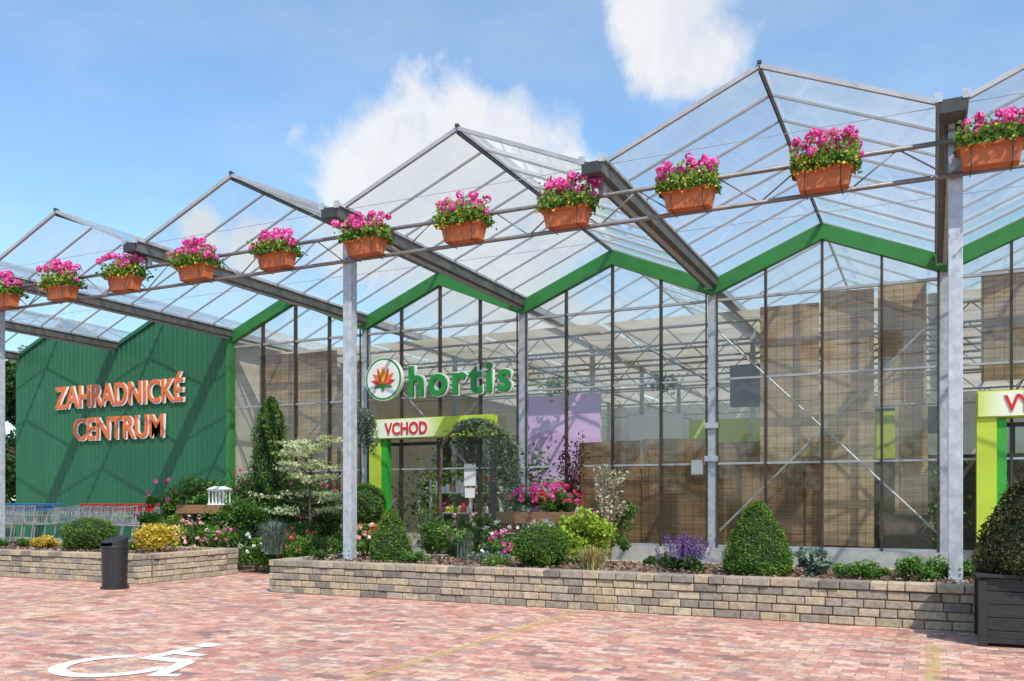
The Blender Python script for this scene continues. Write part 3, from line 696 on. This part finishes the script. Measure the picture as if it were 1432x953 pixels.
tuft('blue_fescue_grass',-9.95,11.6,.35,.75,.55,L_blue,500,.007)
S('evergreen_shrub',-9.2,11.9,0,.7,.75,L_dark,2400,.045,16)
S('flowering_shrub',-8.5,11.9,0,.6,.85,L_mid,1800,.045,14,F_rose,14,.035)
S('evergreen_shrub',-8.9,13.4,0,.7,1.0,L_mid,2200,.05,16,F_white,10,.03)
cf=group('columnar_conifer'); N=12000; u=rng.random(N); an=rng.random(N)*6.283
rr=.36*np.sqrt(np.clip(np.sin(np.pi*np.clip(u*.85+.15,0,1)),0,1))*(1+.22*np.sin(an*5+u*17)+.12*np.sin(an*3-u*31))*(.7+.35*rng.random(N))
nr=np.stack([np.cos(an),np.sin(an),np.full(N,.5)],1)
P=np.stack([-11.65+rr*np.cos(an),13.5+rr*np.sin(an),.4+u*2.85],1)
leafobj('needles',P,.07,L_dark,cf,nrm=nr,rnd=.4+.35*np.sin(an*5+u*17)+.35*rng.random(N),flat=.3,aspect=.35,droop=(0,0,1.))  # grooves between the lobes toned darker as painted shade
b=MB(); b.tube((-11.65,13.5,0),(-11.65,13.5,2.6),.05,.02); b.lathe(-11.65,13.5,[(.18,.4),(.21,1.2),(.16,2.2),(.02,3.0)],12,1); b.build('trunk',[bark,core],cf)
dg=group('variegated_dogwood'); b=MB(); cx0,cy0=-10.30,13.0; P=[];R=[]
b.tube((cx0,cy0,0),(cx0,cy0,1.5),.04,.02); b.tube((cx0,cy0,1.5),(cx0+.05,cy0,2.25),.02,.008)
tz=[1.05,1.33,1.62,1.88,2.1,2.28]
for i in range(60):
    ti=random.randrange(6); z=tz[ti]+random.uniform(-.07,.07); l=(1.0-.45*(z-1.0)/1.3)*random.uniform(.4,1.15); a=random.uniform(0,6.28); rise=random.uniform(-.02,.07)
    e=(cx0+l*math.cos(a),cy0+l*math.sin(a)*.8,z+rise); b.tube((cx0,cy0,z-.12),e,.009,.003,5)
    m=68; t=.35+.7*rng.random(m)**.6
    P.append(np.stack([cx0+(e[0]-cx0)*t+rng.normal(size=m)*.07,cy0+(e[1]-cy0)*t+rng.normal(size=m)*.07,z-.05+(rise+.05)*t+rng.normal(size=m)*.02],1)); R.append(.3+rng.random(m)*.6+random.uniform(-.1,.15))
P=np.concatenate(P); leafobj('leaves',P,.065,L_var,dg,nrm=np.tile([0,0,1.],(len(P),1)),rnd=np.concatenate(R),flat=.4)
b.build('branches',[bark],dg)
def smalltree(name,x,y,z0,h,w,mat,N,size,crown=.5,n=14):
    g=group(name); b=MB(); b.tube((x,y,z0),(x+.02,y,z0+h*.55),.022,.014,7)
    P=[];R=[]
    for i in range(n):
        a=random.uniform(0,6.28); e=np.array([x+w/2*random.uniform(.2,1)*math.cos(a),y+w/2*random.uniform(.2,1)*math.sin(a),z0+h*random.uniform(crown,1)])
        b.tube((x+.02,y,z0+h*crown*.9),tuple(e),.009,.003,5); m=N//n; t=rng.random(m)[:,None]**.6
        s=np.array([x+.02,y,z0+h*crown*.9]); P.append(s+(e-s)*t+rng.normal(size=(m,3))*.05); R.append(.2+.7*rng.random(m))
    b.build('branches',[bark],g); leafobj('leaves',np.concatenate(P),size,mat,g,rnd=np.concatenate(R)); return g
smalltree('purple_leaf_tree',-5.55,14.0,0,2.35,.75,L_purp,1100,.055,.55,22)
smalltree('dappled_willow',-4.4,12.6,0,1.8,.62,leafm('pale_pink_leaf',(.2,.22,.08),(.5,.5,.3),(.75,.55,.5)),1200,.055,.62,24)
smalltree('potted_tree',-7.9,13.2,0,1.5,.5,L_mid,900,.05,.3,14)
def weeping(name,pts,mat,strands,drop,size=.03,arch=True,spread=.14):
    g=group(name); b=MB(); b.path(pts,.03,6); b.build('trunk',[bark],g); P=[];R=[]
    for i in range(strands):
        k=random.randrange(len(pts)//3 if arch else len(pts)//2,len(pts)-1); t0=random.random(); p=Vector(pts[k]).lerp(Vector(pts[k+1]),t0)
        f=1
        if arch: f=1.7 if p.x>-7.15 else (.45 if p.x>-7.9 else 1.1)
        dr=drop*random.uniform(.2,1.1)*f; dr=min(dr,p.z-.3); m=int(60*dr+15); t=rng.random(m); ox,oy=random.gauss(0,spread),random.gauss(0,spread)
        P.append(np.stack([p.x+ox*np.sqrt(t)+rng.normal(size=m)*.025,p.y+oy*np.sqrt(t)+rng.normal(size=m)*.025,p.z+.06*(1-t)-dr*t+.04],1)); R.append(.8-.45*t+rng.normal(size=m)*.2)
    leafobj('needles',np.concatenate(P),size*1.9,mat,g,rnd=np.concatenate(R),aspect=.4); return g
arc=[(-8.25,14.2,0),(-8.25,14.2,1.3),(-8.22,14.2,2.0)]+[(-7.5-.74*math.cos(a),14.2,2.1+.55*math.sin(a)) for a in np.linspace(math.pi,.2,12)][::-1][::-1]+[(-6.74,14.15,1.7),(-6.72,14.15,1.3)]
arc=[(-8.25,14.2,0),(-8.25,14.2,1.3),(-8.22,14.2,2.0)]+[(-7.5-.74*math.cos(a),14.2,2.1+.55*math.sin(a)) for a in np.linspace(.2,math.pi,12)]+[(-6.74,14.15,1.7),(-6.72,14.15,1.3)]
weeping('weeping_cedar',arc,L_cedar,170,.7)
weeping('weeping_cedar',[(-10.1,14,0),(-10.07,14,1.5),(-10.1,14,2.6),(-10.0,14,2.9),(-9.85,14,2.92),(-9.65,14,2.75)],L_blue,80,.7,arch=False,spread=.12)
ft=group('flower_display_table'); b=MB(); b.box(-6.35,-5.05,12.7,13.5,.88,1.06)
for xx in(-6.3,-5.15):
    for yy in(12.75,13.4): b.box(xx,xx+.06,yy,yy+.06,0,.879)
b.build('table',[wood],ft,bevel=.005)
P,NR,R=blobs(-5.7,13.1,1.05,1.25,.38,24,.13,3500,.6); leafobj('leaves',P,.05,L_mid,ft,rnd=R)
flowers(ft,-5.7,13.0,1.05,1.2,.5,F_pink,60,.035,12); flowers(ft,-5.45,13.1,1.0,1.0,.5,F_red,40,.03,10)
S('flowering_shrub',-5.2,11.95,.3,.55,.68,L_mid,1500,.045,12,F_white,46,.03)
S('flowering_shrub',-5.75,11.7,.2,.5,.6,L_mid,1400,.045,12,F_pink,18,.03)
S('flowering_shrub',-6.7,12.3,.0,.7,1.15,L_dark,2200,.05,16,F_rose,8,.03)
S('evergreen_shrub',-7.35,12.6,.0,.7,1.2,L_mid,2600,.05,18)
S('flowering_shrub',-6.0,12.2,0,.8,1.0,L_mid,2200,.05,16,F_white,22,.03)
S('potted_plant',-5.0,14.4,.2,.8,1.4,L_mid,2000,.06,14,F_pink,14,.04)
S('evergreen_shrub',-7.0,13.2,0,.8,1.35,L_dark,2600,.05,18)
tuft('blue_fescue_grass',-5.95,10.9,ZS,.5,.4,L_blue,280,.005)
lt=group('garden_table'); b=MB(); b.box(-13.05,-11.95,12.45,13.0,1.0,1.16)
for xx in(-13,-12.05):
    for yy in(12.5,12.9): b.box(xx,xx+.06,yy,yy+.06,0,.999)
b.build('table',[wood],lt)
ln=group('white_lantern'); b=MB()
lx,ly,lz=-12.1,12.6,1.162
b.box(lx-.2,lx+.2,ly-.1,ly+.1,lz,lz+.03)
for i in range(5):
    for yy in(-.09,.07): b.box(lx-.19+i*.09,lx-.17+i*.09,ly+yy,ly+yy+.02,lz+.03,lz+.26)
b.box(lx-.2,lx+.2,ly-.1,ly+.1,lz+.26,lz+.29)
b.hexa([(lx-.22,ly-.12,lz+.29),(lx+.22,ly-.12,lz+.29),(lx+.22,ly+.12,lz+.29),(lx-.22,ly+.12,lz+.29),(lx-.12,ly-.02,lz+.35),(lx+.12,ly-.02,lz+.35),(lx+.12,ly+.02,lz+.35),(lx-.12,ly+.02,lz+.35)])
b.build('frame',[white],ln)
# ------------------------------------------------------------------ hanging flower boxes
def flowerbox(x):
    g=group('hanging_flower_box'); y0,y1=YT-.38,YT-.16; zt=4.78; zb=4.56; w=.285
    tilt=random.uniform(-.02,.02)
    b=MB(); b.hexa([(x-w+.04,y0+.03,zb),(x+w-.04,y0+.03,zb+tilt),(x+w-.04,y1-.03,zb+tilt),(x-w+.04,y1-.03,zb),(x-w,y0,zt),(x+w,y0,zt+tilt),(x+w,y1,zt+tilt),(x-w,y1,zt)])
    b.hexa([(x-w-.018,y0-.018,zt-.045),(x+w+.018,y0-.018,zt-.045+tilt),(x+w+.018,y1+.012,zt-.045+tilt),(x-w-.018,y1+.012,zt-.045),(x-w-.018,y0-.018,zt),(x+w+.018,y0-.018,zt+tilt),(x+w+.018,y1+.012,zt+tilt),(x-w-.018,y1+.012,zt)])
    b.build('box',[terracotta],g,bevel=.008)
    q=MB()
    for sx in(-.18,.18):
        q.path([(x+sx,YT-.1,ZU),(x+sx,y0-.025,ZU-.19),(x+sx,y0-.02,zb-.02),(x+sx,YT-.12,zb-.03)],.006,5)
    q.build('hanger',[dark],g)
    lean=random.uniform(-.05,.05); full=random.uniform(.9,1.15)
    n=int(2000*full); P=np.stack([x+lean*.5+rng.uniform(-w-.05,w+.05,n),(y0+y1)/2+rng.normal(size=n)*.10,zt+np.abs(rng.normal(size=n))*.10*full-.03],1)
    leafobj('leaves',P,.052,L_mid,g,rnd=(P[:,2]-zt)*3+.25+rng.random(n)*.4,aspect=.8)
    F=[];NR=[]
    for i in range(int(random.randint(32,40)*full)):
        xo=random.uniform(-w-.06,w+.06)
        c=np.array([x+lean+xo,(y0+y1)/2-.02+random.gauss(0,.08),zt+random.uniform(.12,.34*full)-.5*xo*xo]); d=unit(46); F.append(c+d*random.uniform(.035,.06)); NR.append(d)
    leafobj('geranium_blooms',np.concatenate(F),.038,F_pink,g,nrm=np.concatenate(NR),flat=.7,aspect=.95)
    n=130+random.randint(-90,60); P=np.stack([x+rng.uniform(-w-.06,w+.06,n),y0+rng.normal(size=n)*.04-.03,zt+rng.uniform(-.06,.13,n)],1)
    leafobj('yellow_blooms',P,.03,F_yel,g,aspect=.9)
for x in(3.5,2.0,.52,-1.05,-2.5,-4.0,-5.42,-6.93,-8.46,-10.0,-11.5,-12.95,-14.4,-16): flowerbox(x)
# ------------------------------------------------------------------ litter bin
lb=group('litter_bin'); b=MB(); bx,by=-10.45,8.85
b.lathe(bx,by,[(.0,.0),(.19,.0),(.19,.03),(.165,.04),(.175,.58),(.175,.60)],28)
n=28;i0=len(b.v)
for k in range(n):
    a=2*math.pi*k/n; b.v.append((bx+.178*math.cos(a),by+.178*math.sin(a),.60))
for k in range(n):
    a=2*math.pi*k/n; b.v.append((bx+.178*math.cos(a),by+.178*math.sin(a),.70+.05*math.sin(a)))
for k in range(n):
    ang=2*math.pi*(k+.5)/n
    if math.sin(ang)<-.75: continue
    b.f.append((i0+k,i0+(k+1)%n,i0+n+(k+1)%n,i0+n+k)); b.m.append(0); b.r.append(.5)
b.f.append(tuple(i0+n+k for k in range(n))); b.m.append(0); b.r.append(.5)
b.lathe(bx,by,[(.182,.57),(.185,.60),(.182,.61),(.17,.61)],28)
b.build('bin_body',[simple('black_bin_plastic',(.016,.016,.018),.45,0,.2,10)],lb)
# ------------------------------------------------------------------ shopping trolleys
def cart(x,y,rot,hand):
    g=group('shopping_trolley'); b=MB(); s=1.12
    def wire(a,c,r=.005,m=0): b.tube(a,c,r*1.2,n=4,m=m)
    B=[(-.42,-.27,.62),(.42,-.2,.66),(.42,.2,.66),(-.42,.27,.62)]; T=[(-.48,-.3,1.0),(.5,-.24,.92),(.5,.24,.92),(-.48,.3,1.0)]
    lv=lambda p,q,t: tuple(p[i]+(q[i]-p[i])*t for i in range(3))
    for L in(0,.5,1):
        for i in range(4): wire(lv(B[i],T[i],L),lv(B[(i+1)%4],T[(i+1)%4],L),.008 if L!=.5 else .004,0)
    for i in range(4):
        j=(i+1)%4
        for k in range(12): t=k/12; wire(lv(B[i],B[j],t),lv(T[i],T[j],t),.003)
    for k in range(9): t=k/8; wire(lv(B[0],B[1],t),lv(B[3],B[2],t),.003)
    for sy in(-1,1):
        b.path([(-.50,sy*.28,1.02),(-.40,sy*.26,.62),(-.32,sy*.26,.2),(.45,sy*.2,.16)],.013,6)
        b.tube((-.32,sy*.26,.2),(-.38,sy*.26,.1),.012,n=6); b.tube((.42,sy*.2,.16),(.42,sy*.2,.1),.012,n=6)
        for px_,py_ in((-.38,.26),(.42,.2)): b.tube((px_,sy*py_-.015,.06),(px_,sy*py_+.015,.06),.06,n=12,m=1)
    b.tube((-.52,-.3,1.03),(-.52,.3,1.03),.02,n=8,m=2)
    b.box(-.50,-.49,-.10,.10,.90,1.0,2)
    b.build('trolley_frame',[alu,dark,hand],g); g.location=(x,y,0); g.rotation_euler=(0,0,rot); g.scale=(s,s,s)
for i in range(6): cart(-15.9-i*.36,13.9,math.radians(180),redp)
for i in range(6): cart(-18.9-i*.36,13.7,math.radians(180),bluep)
cart(-16.2,15.0,math.radians(200),redp)
# ------------------------------------------------------------------ trees
def tree(name,x,y,h,w,N=9000,size=.22,mat=L_tree):
    g=group(name); b=MB(); b.tube((x,y,0),(x+.1,y,h*.35),w*.045,w*.035,10); b.tube((x+.1,y,h*.35),(x,y,h*.8),w*.035,.03,8)
    P=[];NR=[];R=[]
    for i in range(46):
        a=random.uniform(0,6.28);u=random.random(); q=w/2*math.sqrt(random.random())*math.sin(math.pi*(.18+.75*u))
        c=np.array([x+q*math.cos(a),y+q*math.sin(a),h*(.25+.7*u)]); b.tube((x+.05,y,h*(.25+.4*u)),tuple(c),.05,.015,5)
        r=w*random.uniform(.1,.17);m=N//46;d=unit(m);rad=r*rng.random(m)**.4;P.append(c+d*rad[:,None]*[1,1,.75]);NR.append(d);R.append(.2+.55*(rad/r)*(.5+.5*d[:,2])+rng.normal(size=m)*.12)  # crown tone carries painted shade, darker inside and underneath each clump
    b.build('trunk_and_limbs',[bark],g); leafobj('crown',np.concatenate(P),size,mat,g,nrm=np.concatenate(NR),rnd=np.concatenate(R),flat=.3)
tree('deciduous_tree',-28.5,20.5,6.2,5); tree('deciduous_tree',-32,24,7.5,6); tree('deciduous_tree',-27.5,27,6,5)
P=[]
for (xa,xb,yy,hh,nn) in((-90,60,52,6.5,120),(-90,90,-70,9,130)):
    for i in range(nn):
        c=np.array([random.uniform(xa,xb),yy+random.uniform(-3,3),random.uniform(.8,hh-1.5)]); P.append(c+unit(110)*rng.random((110,1))**.4*[2.6,2,1.9])
P=np.concatenate(P); leafobj('distant_tree_line',P,.7,L_tree,None,rnd=.2+P[:,2]*.06+rng.random(len(P))*.3)
# ------------------------------------------------------------------ world, sun, camera
sd=Vector((.62,-.56,1.0)).normalized()
elev=math.asin(sd.z); az=math.atan2(sd.x,sd.y)
w=D.worlds.new('World'); scn.world=w; w.use_nodes=True; nt=NT(w.node_tree); bg=w.node_tree.nodes['Background']
sky=nt.n('ShaderNodeTexSky'); sky.sky_type='NISHITA'; sky.sun_disc=False; sky.sun_elevation=elev; sky.sun_rotation=az; sky.air_density=1.0; sky.dust_density=.6; sky.ozone_density=1.6
tint=nt.n('ShaderNodeMix',data_type='RGBA',blend_type='MULTIPLY'); tint.inputs[0].default_value=1; nt.l(sky.outputs[0],tint.inputs[6]); tint.inputs[7].default_value=(1.3,1.6,1.68,1)
tc=nt.n('ShaderNodeTexCoord'); dirn=tc.outputs['Generated']
no=nt.n('ShaderNodeTexNoise',inp={'Scale':13,'Detail':9,'Roughness':.58,'Distortion':.2}); nt.l(dirn,no.inputs['Vector'])
def cdir(r,u):
    f=Vector((-.4305,.9026,0)); rt=Vector((.9026,.4305,0)); return (f+rt*r+Vector((0,0,u))).normalized()
cl=[(-.12,.355,.10),(-.06,.385,.10),(.0,.375,.095),(-.16,.335,.065),(.055,.345,.07),(-.12,.31,.10),(-.04,.32,.12),(.04,.31,.09),(-.04,.255,.11),(.02,.225,.09),(-.16,.29,.07),
    (.20,.555,.072),(.16,.545,.052),(.18,.515,.058),(.215,.505,.05),(.05,.18,.09),(-.35,.31,.035),(-.30,.29,.04),(-.27,.285,.03),(.08,.14,.08)]
acc=None
for r_,u_,rad in cl:
    c=cdir(r_,u_); vm=nt.n('ShaderNodeVectorMath',operation='DISTANCE'); nt.l(dirn,vm.inputs[0]); vm.inputs[1].default_value=c
    ma=nt.n('ShaderNodeMath',operation='MULTIPLY_ADD'); nt.l(vm.outputs['Value'],ma.inputs[0]); ma.inputs[1].default_value=-1/rad; ma.inputs[2].default_value=1
    if acc is None: acc=ma.outputs[0]
    else:
        mx=nt.n('ShaderNodeMath',operation='SMOOTH_MAX'); mx.inputs[2].default_value=.2; nt.l(acc,mx.inputs[0]); nt.l(ma.outputs[0],mx.inputs[1]); acc=mx.outputs[0]
nm=nt.n('ShaderNodeMath',operation='MULTIPLY_ADD'); nt.l(no.outputs['Fac'],nm.inputs[0]); nm.inputs[1].default_value=1.9; nm.inputs[2].default_value=-.98
sm=nt.n('ShaderNodeMath',operation='ADD'); nt.l(acc,sm.inputs[0]); nt.l(nm.outputs[0],sm.inputs[1])
mask=nt.n('ShaderNodeMapRange',interpolation_type='SMOOTHSTEP',inp={1:-.15,2:.55,3:0,4:.93}); nt.l(sm.outputs[0],mask.inputs[0])
n3=nt.n('ShaderNodeTexNoise',inp={'Scale':2.2,'Detail':7,'Roughness':.6}); mp=nt.n('ShaderNodeMapping'); mp.inputs['Scale'].default_value=(1,1,2.5); nt.l(dirn,mp.inputs[0]); nt.l(mp.outputs[0],n3.inputs['Vector'])
hz=nt.n('ShaderNodeMapRange',inp={1:.40,2:.8,3:0.03,4:.42}); nt.l(n3.outputs['Fac'],hz.inputs[0])
mm=nt.n('ShaderNodeMath',operation='MAXIMUM'); nt.l(mask.outputs[0],mm.inputs[0]); nt.l(hz.outputs[0],mm.inputs[1])
cc=ramp(nt,[(.32,(5.4,5.7,6.1)),(.6,(6.4,6.45,6.5))]); nt.l(no.outputs['Fac'],cc.inputs[0])
hs=nt.n('ShaderNodeMix',data_type='RGBA'); nt.l(mm.outputs[0],hs.inputs[0]); nt.l(tint.outputs[2],hs.inputs[6]); nt.l(cc.outputs[0],hs.inputs[7])
nt.l(hs.outputs[2],bg.inputs[0]); bg.inputs[1].default_value=.145
su=D.lights.new('sun','SUN'); su.energy=5.0; su.angle=math.radians(.5); su.color=(1,.93,.83)
so=D.objects.new('sun',su); link(so); so.rotation_euler=sd.to_track_quat('Z','Y').to_euler()
cam=D.cameras.new('camera'); cam.lens=31.02; cam.sensor_width=36; cam.shift_y=.156; cam.clip_end=3000
cmo=D.objects.new('camera',cam); link(cmo); cmo.location=(0,0,1.25); cmo.rotation_euler=(math.radians(90),0,math.radians(25.5)); scn.camera=cmo
scn.view_settings.view_transform='Standard'; scn.view_settings.look='None'; scn.view_settings.exposure=0
